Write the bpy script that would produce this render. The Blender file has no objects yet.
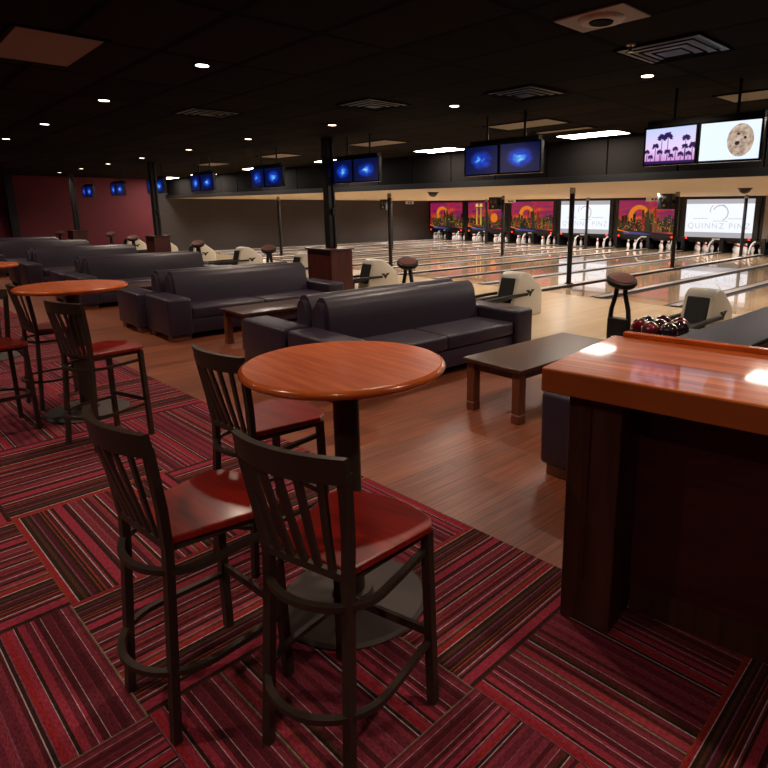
import bpy, bmesh, math, random
from mathutils import Vector, Matrix
random.seed(7)
SC = bpy.context.scene
COL = SC.collection
PI = math.pi

# ------------------------------------------------------------------ helpers
def lin(c):
    return tuple(((v/255)/12.92 if v/255 <= 0.04045 else ((v/255+0.055)/1.055)**2.4) for v in c)

def new_mat(name):
    m = bpy.data.materials.new(name); m.use_nodes = True
    return m, m.node_tree, m.node_tree.nodes['Principled BSDF']

def mat(name, rgb, rough=0.6, metal=0.0, noise=0.0, nscale=30.0, bump=0.0, bscale=120.0, spec=0.5, coat=0.0, coat_rough=0.05):
    m, nt, b = new_mat(name)
    c = lin(rgb)
    b.inputs['Base Color'].default_value = (*c, 1)
    b.inputs['Roughness'].default_value = rough
    b.inputs['Metallic'].default_value = metal
    b.inputs['Specular IOR Level'].default_value = spec
    b.inputs['Coat Weight'].default_value = coat
    b.inputs['Coat Roughness'].default_value = coat_rough
    tc = nt.nodes.new('ShaderNodeTexCoord')
    if noise > 0:
        n = nt.nodes.new('ShaderNodeTexNoise'); n.inputs['Scale'].default_value = nscale; n.inputs['Detail'].default_value = 3
        nt.links.new(tc.outputs['Object'], n.inputs['Vector'])
        mx = nt.nodes.new('ShaderNodeMix'); mx.data_type = 'RGBA'
        mx.inputs[6].default_value = (*[v*(1-noise) for v in c], 1); mx.inputs[7].default_value = (*[min(1, v*(1+noise)) for v in c], 1)
        nt.links.new(n.outputs['Fac'], mx.inputs[0]); nt.links.new(mx.outputs[2], b.inputs['Base Color'])
    if bump > 0:
        n2 = nt.nodes.new('ShaderNodeTexNoise'); n2.inputs['Scale'].default_value = bscale
        nt.links.new(tc.outputs['Object'], n2.inputs['Vector'])
        bp = nt.nodes.new('ShaderNodeBump'); bp.inputs['Strength'].default_value = bump; bp.inputs['Distance'].default_value = 0.01
        nt.links.new(n2.outputs['Fac'], bp.inputs['Height']); nt.links.new(bp.outputs['Normal'], b.inputs['Normal'])
    return m

def emis(name, rgb, strength, base=(10, 10, 10)):
    m, nt, b = new_mat(name)
    b.inputs['Base Color'].default_value = (*lin(base), 1)
    b.inputs['Emission Color'].default_value = (*lin(rgb), 1)
    b.inputs['Emission Strength'].default_value = strength
    b.inputs['Roughness'].default_value = 0.3
    return m

def wood(name, dark, light, stretch=(1, 14, 14), rough=0.35, scale=2.0, coat=0.0, contrast=(0.35, 0.7), coat_rough=0.08, coords='Object'):
    m, nt, b = new_mat(name)
    tc = nt.nodes.new('ShaderNodeTexCoord'); mp = nt.nodes.new('ShaderNodeMapping')
    mp.inputs['Scale'].default_value = stretch
    n = nt.nodes.new('ShaderNodeTexNoise'); n.inputs['Scale'].default_value = scale; n.inputs['Detail'].default_value = 6; n.inputs['Distortion'].default_value = 0.5
    r = nt.nodes.new('ShaderNodeValToRGB')
    r.color_ramp.elements[0].position = contrast[0]; r.color_ramp.elements[0].color = (*lin(dark), 1)
    r.color_ramp.elements[1].position = contrast[1]; r.color_ramp.elements[1].color = (*lin(light), 1)
    nt.links.new(tc.outputs[coords], mp.inputs['Vector']); nt.links.new(mp.outputs[0], n.inputs['Vector'])
    nt.links.new(n.outputs['Fac'], r.inputs[0]); nt.links.new(r.outputs[0], b.inputs['Base Color'])
    b.inputs['Roughness'].default_value = rough
    b.inputs['Coat Weight'].default_value = coat; b.inputs['Coat Roughness'].default_value = coat_rough
    return m

def planks(name, cols, width, length, rough, ang=0.0, grain=0.25, coat=0.0, gap=0.004, bumpy=0.0, coat_rough=0.05, gapcol=(20, 8, 5)):
    """board floor: boards run along world Y (rotated by ang)"""
    m, nt, b = new_mat(name)
    L = nt.links
    tc = nt.nodes.new('ShaderNodeTexCoord'); mp = nt.nodes.new('ShaderNodeMapping')
    mp.inputs['Rotation'].default_value = (0, 0, PI/2 + ang)
    L.new(tc.outputs['Object'], mp.inputs['Vector'])
    br = nt.nodes.new('ShaderNodeTexBrick'); br.inputs['Scale'].default_value = 1
    br.inputs['Brick Width'].default_value = length; br.inputs['Row Height'].default_value = width
    br.inputs['Mortar Size'].default_value = gap/2; br.inputs['Mortar Smooth'].default_value = 0.2
    br.inputs['Color1'].default_value = (0, 0, 0, 1); br.inputs['Color2'].default_value = (1, 1, 1, 1); br.inputs['Mortar'].default_value = (0.5, 0.5, 0.5, 1)
    br.offset = 0.37; br.inputs['Bias'].default_value = 0
    L.new(mp.outputs[0], br.inputs['Vector'])
    r = nt.nodes.new('ShaderNodeValToRGB'); els = r.color_ramp.elements
    els[0].color = (*lin(cols[0]), 1); els[1].color = (*lin(cols[-1]), 1)
    for i, c in enumerate(cols[1:-1]):
        e = els.new((i+1)/(len(cols)-1)); e.color = (*lin(c), 1)
    L.new(br.outputs['Color'], r.inputs[0])
    mp2 = nt.nodes.new('ShaderNodeMapping'); mp2.inputs['Scale'].default_value = (1.2, 45, 1)
    L.new(mp.outputs[0], mp2.inputs['Vector'])
    n = nt.nodes.new('ShaderNodeTexNoise'); n.inputs['Scale'].default_value = 1.6; n.inputs['Detail'].default_value = 5
    L.new(mp2.outputs[0], n.inputs['Vector'])
    mr = nt.nodes.new('ShaderNodeMapRange'); mr.inputs['From Min'].default_value = 0.3; mr.inputs['From Max'].default_value = 0.7
    mr.inputs['To Min'].default_value = 1-grain; mr.inputs['To Max'].default_value = 1+grain
    L.new(n.outputs['Fac'], mr.inputs['Value'])
    mul = nt.nodes.new('ShaderNodeVectorMath'); mul.operation = 'SCALE'
    L.new(r.outputs[0], mul.inputs[0]); L.new(mr.outputs[0], mul.inputs['Scale'])
    mx = nt.nodes.new('ShaderNodeMix'); mx.data_type = 'RGBA'; mx.inputs[7].default_value = (*lin(gapcol), 1)
    L.new(br.outputs['Fac'], mx.inputs[0]); L.new(mul.outputs[0], mx.inputs[6])
    L.new(mx.outputs[2], b.inputs['Base Color'])
    b.inputs['Roughness'].default_value = rough
    b.inputs['Coat Weight'].default_value = coat; b.inputs['Coat Roughness'].default_value = coat_rough
    return m

def fin(name, bm, m, parent=None, smooth=None, loc=None):
    bmesh.ops.recalc_face_normals(bm, faces=bm.faces)
    me = bpy.data.meshes.new(name); bm.to_mesh(me); bm.free()
    ms = m if isinstance(m, (list, tuple)) else [m]
    for x in ms: me.materials.append(x)
    o = bpy.data.objects.new(name, me); COL.objects.link(o)
    if parent is not None: o.parent = parent
    if loc: o.location = loc
    if smooth is not None:
        for p in me.polygons: p.use_smooth = True
        try: me.set_sharp_from_angle(angle=math.radians(smooth))
        except Exception: pass
    return o

def tag(o, label=None, cat=None, group=None, kind=None):
    if label: o['label'] = label
    if cat: o['category'] = cat
    if group: o['group'] = group
    if kind: o['kind'] = kind
    return o

def empty(name, loc=(0, 0, 0), rz=0.0):
    e = bpy.data.objects.new(name, None); COL.objects.link(e); e.empty_display_size = 0.1
    e.location = loc; e.rotation_euler = (0, 0, rz)
    return e

KIDS = {}
def children(o):
    return [c for c in bpy.data.objects if c.parent == o]
def copy_tree(o, parent=None):
    c = o.copy(); COL.objects.link(c)
    for k in ('label', 'category', 'group'):
        if parent is None and k in c: del c[k]
    if parent is not None: c.parent = parent
    for ch in children(o): copy_tree(ch, c)
    return c

def box(bm, x0, x1, y0, y1, z0, z1, bevel=0.0, seg=2, mi=0, M=None):
    vs = [bm.verts.new((x, y, z)) for x in (x0, x1) for y in (y0, y1) for z in (z0, z1)]
    F = [(0, 1, 3, 2), (4, 6, 7, 5), (0, 4, 5, 1), (2, 3, 7, 6), (0, 2, 6, 4), (1, 5, 7, 3)]
    fs = [bm.faces.new([vs[i] for i in f]) for f in F]
    for f in fs: f.material_index = mi
    geo = vs
    if bevel > 0:
        es = list({e for f in fs for e in f.edges})
        r = bmesh.ops.bevel(bm, geom=es, offset=bevel, segments=seg, affect='EDGES', profile=0.5)
        geo = list({v for f in r['faces'] for v in f.verts} | {v for v in vs if v.is_valid})
        for f in r['faces']: f.material_index = mi
    if M is not None:
        for v in geo:
            if v.is_valid: v.co = M @ v.co
    return geo

def prism(bm, pts, axis, a, b, bevel=0.0, seg=2, mi=0):
    """extrude a 2D outline along axis: 'x' -> pts (y,z); 'y' -> (x,z); 'z' -> (x,y)"""
    def P(p, t):
        return {'x': (t, p[0], p[1]), 'y': (p[0], t, p[1]), 'z': (p[0], p[1], t)}[axis]
    A = [bm.verts.new(P(p, a)) for p in pts]; B = [bm.verts.new(P(p, b)) for p in pts]
    n = len(pts); fs = [bm.faces.new(A), bm.faces.new(B[::-1])]
    for i in range(n): fs.append(bm.faces.new((A[i], B[i], B[(i+1) % n], A[(i+1) % n])))
    for f in fs: f.material_index = mi
    if bevel > 0:
        es = list({e for f in fs for e in f.edges})
        bmesh.ops.recalc_face_normals(bm, faces=bm.faces)
        r = bmesh.ops.bevel(bm, geom=es, offset=bevel, segments=seg, affect='EDGES', profile=0.5)
        for f in r['faces']: f.material_index = mi

def lathe(bm, prof, n=32, cx=0, cy=0, mi=0, sx=1, sy=1):
    rings = []
    for r, z in prof:
        if r < 1e-6: rings.append([bm.verts.new((cx, cy, z))])
        else: rings.append([bm.verts.new((cx+sx*r*math.cos(2*PI*i/n), cy+sy*r*math.sin(2*PI*i/n), z)) for i in range(n)])
    for a, b in zip(rings, rings[1:]):
        for i in range(n):
            j = (i+1) % n
            if len(a) == 1 and len(b) == 1: continue
            if len(a) == 1: f = bm.faces.new((a[0], b[i], b[j]))
            elif len(b) == 1: f = bm.faces.new((a[i], b[0], a[j]))
            else: f = bm.faces.new((a[i], b[i], b[j], a[j]))
            f.material_index = mi

def sweep(bm, pts, w, h=None, n=8, mi=0, up=Vector((0, 0, 1)), closed=False, rect=False):
    """tube (round or rectangular section) along a polyline; w,h = section size"""
    h = h or w
    P = [Vector(p) for p in pts]; rings = []
    N = len(P)
    for i in range(N):
        if closed: d = (P[(i+1) % N]-P[i-1])
        else: d = P[min(i+1, N-1)]-P[max(i-1, 0)]
        d.normalize()
        u = up if abs(d.dot(up)) < 0.95 else Vector((0, 1, 0))
        s = d.cross(u).normalized(); t = s.cross(d).normalized()
        if rect: offs = [(-w/2, -h/2), (w/2, -h/2), (w/2, h/2), (-w/2, h/2)]
        else: offs = [(w/2*math.cos(2*PI*k/n), h/2*math.sin(2*PI*k/n)) for k in range(n)]
        rings.append([bm.verts.new(P[i]+s*a+t*b) for a, b in offs])
    m = len(rings[0])
    rng = range(N) if closed else range(N-1)
    for i in rng:
        a, b = rings[i], rings[(i+1) % N]
        for k in range(m):
            f = bm.faces.new((a[k], a[(k+1) % m], b[(k+1) % m], b[k])); f.material_index = mi
    if not closed:
        f = bm.faces.new(rings[0][::-1]); f.material_index = mi
        f = bm.faces.new(rings[-1]); f.material_index = mi

def quad(bm, p, mi=0):
    f = bm.faces.new([bm.verts.new(q) for q in p]); f.material_index = mi
    return f

# ------------------------------------------------------------------ camera
F, PITCH, ROLL, YAW, H, CX, CY = 593.5, 0.2174, -0.0028, 0.797, 1.65, 58.12, -44.06
fw = Vector((-math.sin(YAW)*math.cos(PITCH), math.cos(YAW)*math.cos(PITCH), -math.sin(PITCH)))
r = Vector((math.cos(YAW), math.sin(YAW), 0)); u = r.cross(fw)
r2 = r*math.cos(ROLL)+u*math.sin(ROLL); u2 = -r*math.sin(ROLL)+u*math.cos(ROLL)
cam_d = bpy.data.cameras.new('camera'); cam = bpy.data.objects.new('camera', cam_d); COL.objects.link(cam)
cam.matrix_world = Matrix(((r2.x, u2.x, -fw.x, 0), (r2.y, u2.y, -fw.y, 0), (r2.z, u2.z, -fw.z, H), (0, 0, 0, 1)))
cam_d.sensor_width = 36; cam_d.lens = F/768*36
cam_d.shift_x = -CX/768; cam_d.shift_y = CY/768
cam_d.clip_start = 0.05; cam_d.clip_end = 200
SC.camera = cam

# ------------------------------------------------------------------ materials
def stripes_mat(name, seq, rpt=1.45):
    m, nt, b = new_mat(name); L = nt.links
    uv = nt.nodes.new('ShaderNodeUVMap'); sep = nt.nodes.new('ShaderNodeSeparateXYZ'); L.new(uv.outputs[0], sep.inputs[0])
    tot = sum(w for _, w in seq)
    ramps = []
    m15 = nt.nodes.new('ShaderNodeMath'); m15.operation = 'MULTIPLY'; m15.inputs[1].default_value = rpt; L.new(sep.outputs[0], m15.inputs[0])
    fr = nt.nodes.new('ShaderNodeMath'); fr.operation = 'FRACT'; L.new(m15.outputs[0], fr.inputs[0])
    half = len(seq)//2
    # two ramps, joined at the middle (a ramp holds 32 stops)
    acc = 0; pos = []
    for c, w in seq: pos.append((acc/tot, c)); acc += w
    for part in (pos[:half], pos[half:]):
        rp = nt.nodes.new('ShaderNodeValToRGB'); rp.color_ramp.interpolation = 'CONSTANT'
        e = rp.color_ramp.elements
        e[0].position = part[0][0]; e[0].color = (*lin(part[0][1]), 1)
        e[1].position = part[1][0]; e[1].color = (*lin(part[1][1]), 1)
        for p, c in part[2:]:
            q = e.new(p); q.color = (*lin(c), 1)
        L.new(fr.outputs[0], rp.inputs[0]); ramps.append(rp)
    gt = nt.nodes.new('ShaderNodeMath'); gt.operation = 'GREATER_THAN'; gt.inputs[1].default_value = pos[half][0]
    L.new(fr.outputs[0], gt.inputs[0])
    mx = nt.nodes.new('ShaderNodeMix'); mx.data_type = 'RGBA'
    L.new(gt.outputs[0], mx.inputs[0]); L.new(ramps[0].outputs[0], mx.inputs[6]); L.new(ramps[1].outputs[0], mx.inputs[7])
    # yarn: fine ribs across the pile
    mp = nt.nodes.new('ShaderNodeMapping'); mp.inputs['Scale'].default_value = (210, 40, 1); L.new(uv.outputs[0], mp.inputs['Vector'])
    n = nt.nodes.new('ShaderNodeTexNoise'); n.inputs['Scale'].default_value = 1; n.inputs['Detail'].default_value = 2; L.new(mp.outputs[0], n.inputs['Vector'])
    mr = nt.nodes.new('ShaderNodeMapRange'); mr.inputs['From Min'].default_value = .3; mr.inputs['From Max'].default_value = .7
    mr.inputs['To Min'].default_value = .55; mr.inputs['To Max'].default_value = 1.35; L.new(n.outputs['Fac'], mr.inputs['Value'])
    sc = nt.nodes.new('ShaderNodeVectorMath'); sc.operation = 'SCALE'
    L.new(mx.outputs[2], sc.inputs[0]); L.new(mr.outputs[0], sc.inputs['Scale']); L.new(sc.outputs[0], b.inputs['Base Color'])
    bp = nt.nodes.new('ShaderNodeBump'); bp.inputs['Strength'].default_value = .4; bp.inputs['Distance'].default_value = .004
    L.new(n.outputs['Fac'], bp.inputs['Height']); L.new(bp.outputs['Normal'], b.inputs['Normal'])
    b.inputs['Roughness'].default_value = .95; b.inputs['Specular IOR Level'].default_value = .1
    return m

K = (46, 29, 24); R1 = (116, 42, 54); R2 = (138, 44, 60); R3 = (94, 33, 44); RD = (74, 27, 34); W = (172, 148, 152); OR = (126, 54, 38); BR = (72, 42, 30); RR = (136, 34, 40); MV = (112, 62, 82); GN = (112, 104, 86)
SEQ_A = [(GN, 1), (R3, 2), (R1, 3), (W, .55), (R3, 2), (RD, 4), (R1, 1), (R3, 5), (W, .5), (RD, 3), (R2, 2), (W, .5), (R3, 3), (R2, 4), (K, 2), (W, .5), (R2, 3), (RR, 4),
         (MV, .7), (K, 2), (W, .55), (RD, 2), (R1, 3), (R3, 5), (MV, .7), (R1, 4), (R3, 3), (R1, 4), (MV, .7), (RD, 3), (R1, 4), (W, .6), (R3, 3), (BR, 2), (K, 2), (W, .55), (R1, 3), (RD, 3), (OR, 1), (R2, 4), (BR, 1)]
SEQ_B = [(OR, 1), (RR, 3), (W, .5), (K, 2.5), (BR, 2), (K, 2), (MV, .8), (RD, 3), (K, 2), (OR, .8), (K, 1.5), (OR, .8), (RD, 3), (W, .65), (R1, 1), (K, 2), (R2, 6), (K, 2), (RD, 2), (W, .6), (R1, 4), (MV, .6),
         (OR, 1), (R3, 4), (W, .5), (RD, 3), (R1, 3), (OR, 1), (K, 2), (W, .65), (R1, 3), (R3, 2), (OR, 1.2), (RD, 3), (R1, 2), (W, .5), (R3, 3), (K, 2), (R2, 3), (GN, .8), (R3, 2)]
M_CA = stripes_mat('carpet stripes dense', SEQ_A)
M_CB = stripes_mat('carpet stripes bold', SEQ_B)
M_wood = planks('red brown plank floor', [(118, 62, 38), (131, 70, 43), (106, 54, 33), (142, 78, 48)], 0.155, 1.3, 0.42, grain=.5, coat=.16, coat_rough=.25, gap=.003)
M_maple = planks('pale maple approach', [(205, 180, 146), (214, 190, 156), (197, 170, 136)], 0.11, 2.4, 0.3, grain=.06, coat=.7, coat_rough=.12, gap=.0015, gapcol=(150, 115, 80))
M_lane = planks('maple lane boards', [(210, 176, 140), (218, 186, 150), (202, 166, 130)], 0.055, 3.2, 0.2, grain=.06, coat=1.0, coat_rough=.03, gap=.0015, gapcol=(140, 96, 62))
M_gut = mat('grey gutter', (46, 42, 46), .35)
M_cap = mat('light grey capping', (168, 160, 158), .35, noise=.08, nscale=3)
M_capside = mat('dark capping side', (40, 34, 36), .5)
M_tabletop = wood('orange cherry laminate', (186, 84, 42), (222, 114, 60), (1.5, 16, 1), rough=.35, scale=2.2, coat=.3, coat_rough=.15)
M_edge = wood('lacquered cherry edge', (176, 78, 30), (214, 106, 46), (3, 3, 3), rough=.25, coat=.6)
M_metal = mat('bronze black powder coat', (58, 45, 37), .42, metal=.25, bump=.08, bscale=300)
M_black = mat('black painted metal', (16, 15, 16), .4)
M_seat = wood('glossy red cherry seat', (114, 17, 9), (150, 28, 15), (1.3, 18, 1), rough=.35, scale=2.4, coat=.55, coat_rough=.14)
M_base = mat('brown cast table base', (50, 35, 31), .6, noise=.1)
M_vinyl = mat('dark plum navy vinyl', (45, 34, 50), .42, noise=.06, nscale=8, bump=.12, bscale=35)
M_vinyl2 = mat('seam piping vinyl', (40, 32, 44), .5)
M_dark_wood = wood('dark cherry wood', (58, 24, 15), (82, 38, 24), (12, 12, 1.2), rough=.4, scale=2.0)
M_coffee = wood('dark walnut table top', (58, 30, 24), (74, 40, 31), (14, 1.2, 1), rough=.35, scale=2.0, coat=.3, coat_rough=.2)
M_leg = wood('warm brown table leg', (88, 44, 26), (116, 62, 36), (14, 14, 1.2), rough=.45)
M_foot = wood('brown sofa foot', (100, 56, 36), (128, 76, 50), (3, 3, 3), rough=.5)
M_kiosk = wood('mahogany kiosk', (60, 18, 14), (84, 28, 20), (10, 10, 1), rough=.45)
M_bar = wood('lacquered bar top', (150, 62, 22), (224, 120, 48), (0.5, 13, 1), rough=.35, scale=2.0, coat=.55, coat_rough=.05)
M_barbody = wood('espresso counter panel', (56, 18, 16), (74, 26, 20), (1.5, 1.5, 12), rough=.5)
M_post = wood('espresso counter post', (58, 30, 19), (76, 42, 27), (14, 14, 1.2), rough=.45)
M_navy = mat('dark navy vinyl', (30, 27, 48), .6, noise=.05, nscale=8, bump=.1, bscale=35)
M_cream = mat('cream plastic shell', (205, 196, 180), .38, noise=.03)
M_rubber = mat('black rubber', (14, 13, 14), .55)
M_navyrub = mat('navy belt', (30, 32, 52), .5)
M_fan = mat('maroon fan grille', (98, 56, 48), .5, noise=.25, nscale=60)
M_ceil = None
M_pin = mat('white pin', (235, 235, 238), .25, coat=.5)
M_pinr = mat('red pin stripe', (180, 20, 25), .3)
M_steel = mat('brushed steel', (150, 146, 140), .35, metal=.8)

# ------------------------------------------------------------------ setting
def struct(name, bm, m, smooth=None):
    o = fin(name, bm, m, smooth=smooth); o['kind'] = 'structure'; return o

# carpet frame is turned by TH from the lane frame
TH = 0.0426
def cw(x, y, z=0.0):
    return (x*math.cos(TH)-y*math.sin(TH), x*math.sin(TH)+y*math.cos(TH), z)
XS = [-30.4, -28.2, -26.1, -24.1, -22.2, -20.4, -18.7, -17.1, -15.6, -14.15, -12.75, -11.4, -10.1, -8.8, -7.5, -6.2, -4.93, -3.72, -2.69, -1.86, -1.14, -.49, .12, .72, 1.32, 1.95, 2.6, 3.3]
YS = [-3.6, -2.75, -1.93, -1.11, -.29, .54, 1.37, 2.19]
bm = bmesh.new(); uvl = bm.loops.layers.uv.new('UVMap')
for i in range(len(XS)-1):
    for j in range(len(YS)-1):
        x0, x1, y0, y1 = XS[i], XS[i+1], YS[j], YS[j+1]
        ii, jj = i-19, j-5                  # tile row 19..20 is [-1.86,-1.14]
        along_y = (ii+jj) % 2 == 1
        vs = [bm.verts.new(cw(*p)) for p in ((x0, y0), (x1, y0), (x1, y1), (x0, y1))]
        f = bm.faces.new(vs)
        f.material_index = [0, 1][(i*7+j*3+(i*j) % 3) % 2] if not (ii == 1 and jj == 1) else 0
        uvs = [(0, 0), (1, 0), (1, 1), (0, 1)]
        flip = (ii+2*jj) % 3 == 0
        for lp, (a, b) in zip(f.loops, uvs):
            s, t = (a, b) if along_y else (b, a)
            if flip: s = 1-s
            lp[uvl].uv = (min(max(s, .0005), .9995), t)
struct('floor', bm, [M_CA, M_CB])
Yb = lambda x: (2.19 + x*math.sin(TH))/math.cos(TH)   # carpet edge in lane frame
bm = bmesh.new()
XL, XR, YA, YF, YP, YE = -24.95, 3.2, 5.6, 9.85, 24.0, 25.0
quad(bm, [(XL, Yb(XL), 0.001), (XR, Yb(XR), 0.001), (XR, YA, 0.001), (XL, YA, 0.001)])
struct('floor', bm, M_wood)
bm = bmesh.new()
quad(bm, [(XL, YA, 0.001), (XR, YA, 0.001), (XR, YF, 0.001), (XL, YF, 0.001)])
struct('floor', bm, M_maple)
bm = bmesh.new()
box(bm, XL, XR, YF, YE, -.3, -.2)
struct('floor', bm, M_rubber)
bm = bmesh.new(); box(bm, XL, XR, YA-.02, YA+.02, 0.0005, .006)
struct('trim_1', bm, M_steel)

# ceiling: dark lay-in tiles
m, nt, b = new_mat('dark ceiling tile'); L = nt.links; b.inputs['Specular IOR Level'].default_value = .03
tc = nt.nodes.new('ShaderNodeTexCoord'); br = nt.nodes.new('ShaderNodeTexBrick')
br.inputs['Scale'].default_value = 1; br.inputs['Brick Width'].default_value = 1.22; br.inputs['Row Height'].default_value = .61
br.inputs['Mortar Size'].default_value = .028; br.offset = 0
br.inputs['Color1'].default_value = (*lin((40, 33, 29)), 1); br.inputs['Color2'].default_value = (*lin((28, 23, 21)), 1); br.inputs['Mortar'].default_value = (*lin((4, 4, 4)), 1)
L.new(tc.outputs['Object'], br.inputs['Vector'])
n = nt.nodes.new('ShaderNodeTexNoise'); n.inputs['Scale'].default_value = 60
L.new(tc.outputs['Object'], n.inputs['Vector'])
mx = nt.nodes.new('ShaderNodeMix'); mx.data_type = 'RGBA'; mx.blend_type = 'MULTIPLY'; mx.inputs[0].default_value = .35
L.new(br.outputs['Color'], mx.inputs[6]); L.new(n.outputs['Color'], mx.inputs[7]); L.new(mx.outputs[2], b.inputs['Base Color'])
b.inputs['Roughness'].default_value = .9
M_ceil = m
ZC = 2.8
bm = bmesh.new(); box(bm, XL, XR, -3.7, 9.2, ZC, ZC+.08); struct('ceiling', bm, M_ceil)
M_soffit = mat('cream soffit', (178, 164, 138), .7, noise=.05, nscale=1.5)
bm = bmesh.new(); box(bm, XL, XR, 9.2, YE, 2.08, 2.14); struct('ceiling', bm, M_soffit)
M_fascia = mat('charcoal fascia panel', (20, 17, 16), .9, noise=.15, nscale=4, spec=.08)
bm = bmesh.new()
x = XL
while x < XR:
    box(bm, x+.01, min(x+1.2, XR), 9.16, 9.2, 2.2, ZC); x += 1.22
struct('trim_2', bm, M_fascia)
bm = bmesh.new(); box(bm, XL, XR, 9.08, 9.2, 2.08, 2.2); struct('trim_3', bm, M_black)
# walls
M_red = mat('crimson painted wall', (104, 30, 42), .75, noise=.08, nscale=2)
bm = bmesh.new(); box(bm, XL-.1, XL, -3.7, 8.5, 0, ZC); struct('wall_left', bm, M_red)
m, nt, b = new_mat('charcoal side wall with bands'); L = nt.links
tc = nt.nodes.new('ShaderNodeTexCoord'); wv = nt.nodes.new('ShaderNodeTexWave'); wv.wave_type = 'BANDS'; wv.bands_direction = 'Z'
wv.inputs['Scale'].default_value = 1.6; wv.inputs['Distortion'].default_value = .3
L.new(tc.outputs['Object'], wv.inputs['Vector'])
rp = nt.nodes.new('ShaderNodeValToRGB'); rp.color_ramp.elements[0].color = (*lin((56, 49, 47)), 1); rp.color_ramp.elements[1].color = (*lin((58, 51, 49)), 1)
L.new(wv.outputs['Fac'], rp.inputs[0]); L.new(rp.outputs[0], b.inputs['Base Color']); b.inputs['Roughness'].default_value = .8
bm = bmesh.new(); box(bm, XL-.1, XL, 8.5, YE, -.3, ZC); struct('wall_left', bm, m)
bm = bmesh.new(); box(bm, XL, XR, YE, YE+.1, -.3, ZC); struct('wall_back', bm, M_rubber)
M_dkwall = mat('dark maroon wall', (60, 18, 24), .8)
bm = bmesh.new(); box(bm, XR, XR+.1, -3.7, YE, -.3, ZC); struct('wall_right', bm, M_dkwall)
bm = bmesh.new(); box(bm, XL, XR, -3.8, -3.7, 0, ZC); struct('wall_front', bm, M_dkwall)

# ------------------------------------------------------------------ lanes
PW = 1.47
def lane_x(k): return -PW*k
order = ['nearest', 'second', 'third', 'fourth', 'fifth', 'sixth', 'seventh', 'eighth', 'ninth', 'tenth', 'eleventh', 'twelfth', 'thirteenth', 'fourteenth', 'fifteenth', 'sixteenth', 'seventeenth']
lane_names = []
for k in range(0, 17):
    cx = -PW*(k+.5)
    if cx-.5 < XL: continue
    root = empty('bowling_lane', (cx, YF, 0))
    tag(root, 'glossy maple bowling lane, %s counted from the right side of the hall' % order[k], 'bowling lane', 'maple bowling lanes running to the pins')
    bm = bmesh.new(); box(bm, -.52, .52, 0, YP-YF, -.06, 0.0)
    fin('lane_surface', bm, M_lane, root)
    for s in (-1, 1):
        bm = bmesh.new()
        pr = [(s*(.525+.135*t), -.07*math.sin(PI*t)) for t in [i/6 for i in range(7)]]
        lo = [(p[0], p[1]-.02) for p in pr[::-1]]
        prism(bm, pr+lo, 'y', 0, YP-YF)
        fin('gutter', bm, M_gut, root, smooth=40)
for k in range(0, 18):
    x = lane_x(k)
    if x < XL+.1: continue
    root = empty('lane_divider', (x, YF, 0))
    tag(root, 'grey capped divider strip between two lanes, %s from the right side of the hall' % (['first', 'second', 'third', 'fourth', 'fifth', 'sixth', 'seventh', 'eighth', 'ninth', 'tenth', 'eleventh', 'twelfth', 'thirteenth', 'fourteenth', 'fifteenth', 'sixteenth', 'seventeenth', 'eighteenth'][k]), 'lane divider', 'capped strips between the lanes')
    w = .07
    bm = bmesh.new(); box(bm, -w, w, 0, YP-YF-.72, -.09, .018, bevel=.004, seg=1); fin('divider_body', bm, M_capside, root)
    bm = bmesh.new(); box(bm, -w-.005, w+.005, 0, YP-YF-.72, .018, .032, bevel=.005, seg=1); fin('capping', bm, M_cap, root)

# pit: kickback panels, pin decks
M_kick = mat('black kickback', (14, 13, 16), .4)
M_white_kick = mat('white curved kickback', (210, 210, 215), .35)
SCRW = ['rightmost', 'second', 'third', 'fourth', 'fifth', 'leftmost']
def pit_label(k):
    return 'under the %s masking screen, %s lane of its pair' % (['blank dark', 'rightmost bright', 'rightmost city', 'leftmost white', 'third city', 'gold tower', 'leftmost city'][max(0, (k-3)//2)] if k >= 3 else 'blank dark', 'right' if k % 2 else 'left')
pinproto = None
PROF = [(0, 0), (.026, 0), (.030, .01), (.052, .08), (.060, .115), (.056, .16), (.038, .21), (.025, .25), (.023, .275), (.028, .31), (.032, .34), (.028, .365), (.015, .378), (0, .381)]
for k in range(3, 18):
    x = lane_x(k)
    if x < XL+.05: continue
    bm = bmesh.new(); box(bm, x-.07, x+.07, 23.32, 24.9, -.1, .56, bevel=.01, seg=1)
    o = fin('kickback', bm, M_kick)
    tag(o, 'black kickback wall beside the pins, %s from the right edge' % ['first', 'second', 'third', 'fourth', 'fifth', 'sixth', 'seventh', 'eighth', 'ninth', 'tenth', 'eleventh', 'twelfth', 'thirteenth', 'fourteenth', 'fifteenth'][k-3], 'kickback', 'black walls between the pin decks')
ords = ['first', 'second', 'third', 'fourth', 'fifth', 'sixth', 'seventh', 'eighth', 'ninth', 'tenth', 'eleventh', 'twelfth', 'thirteenth', 'fourteenth']
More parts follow.
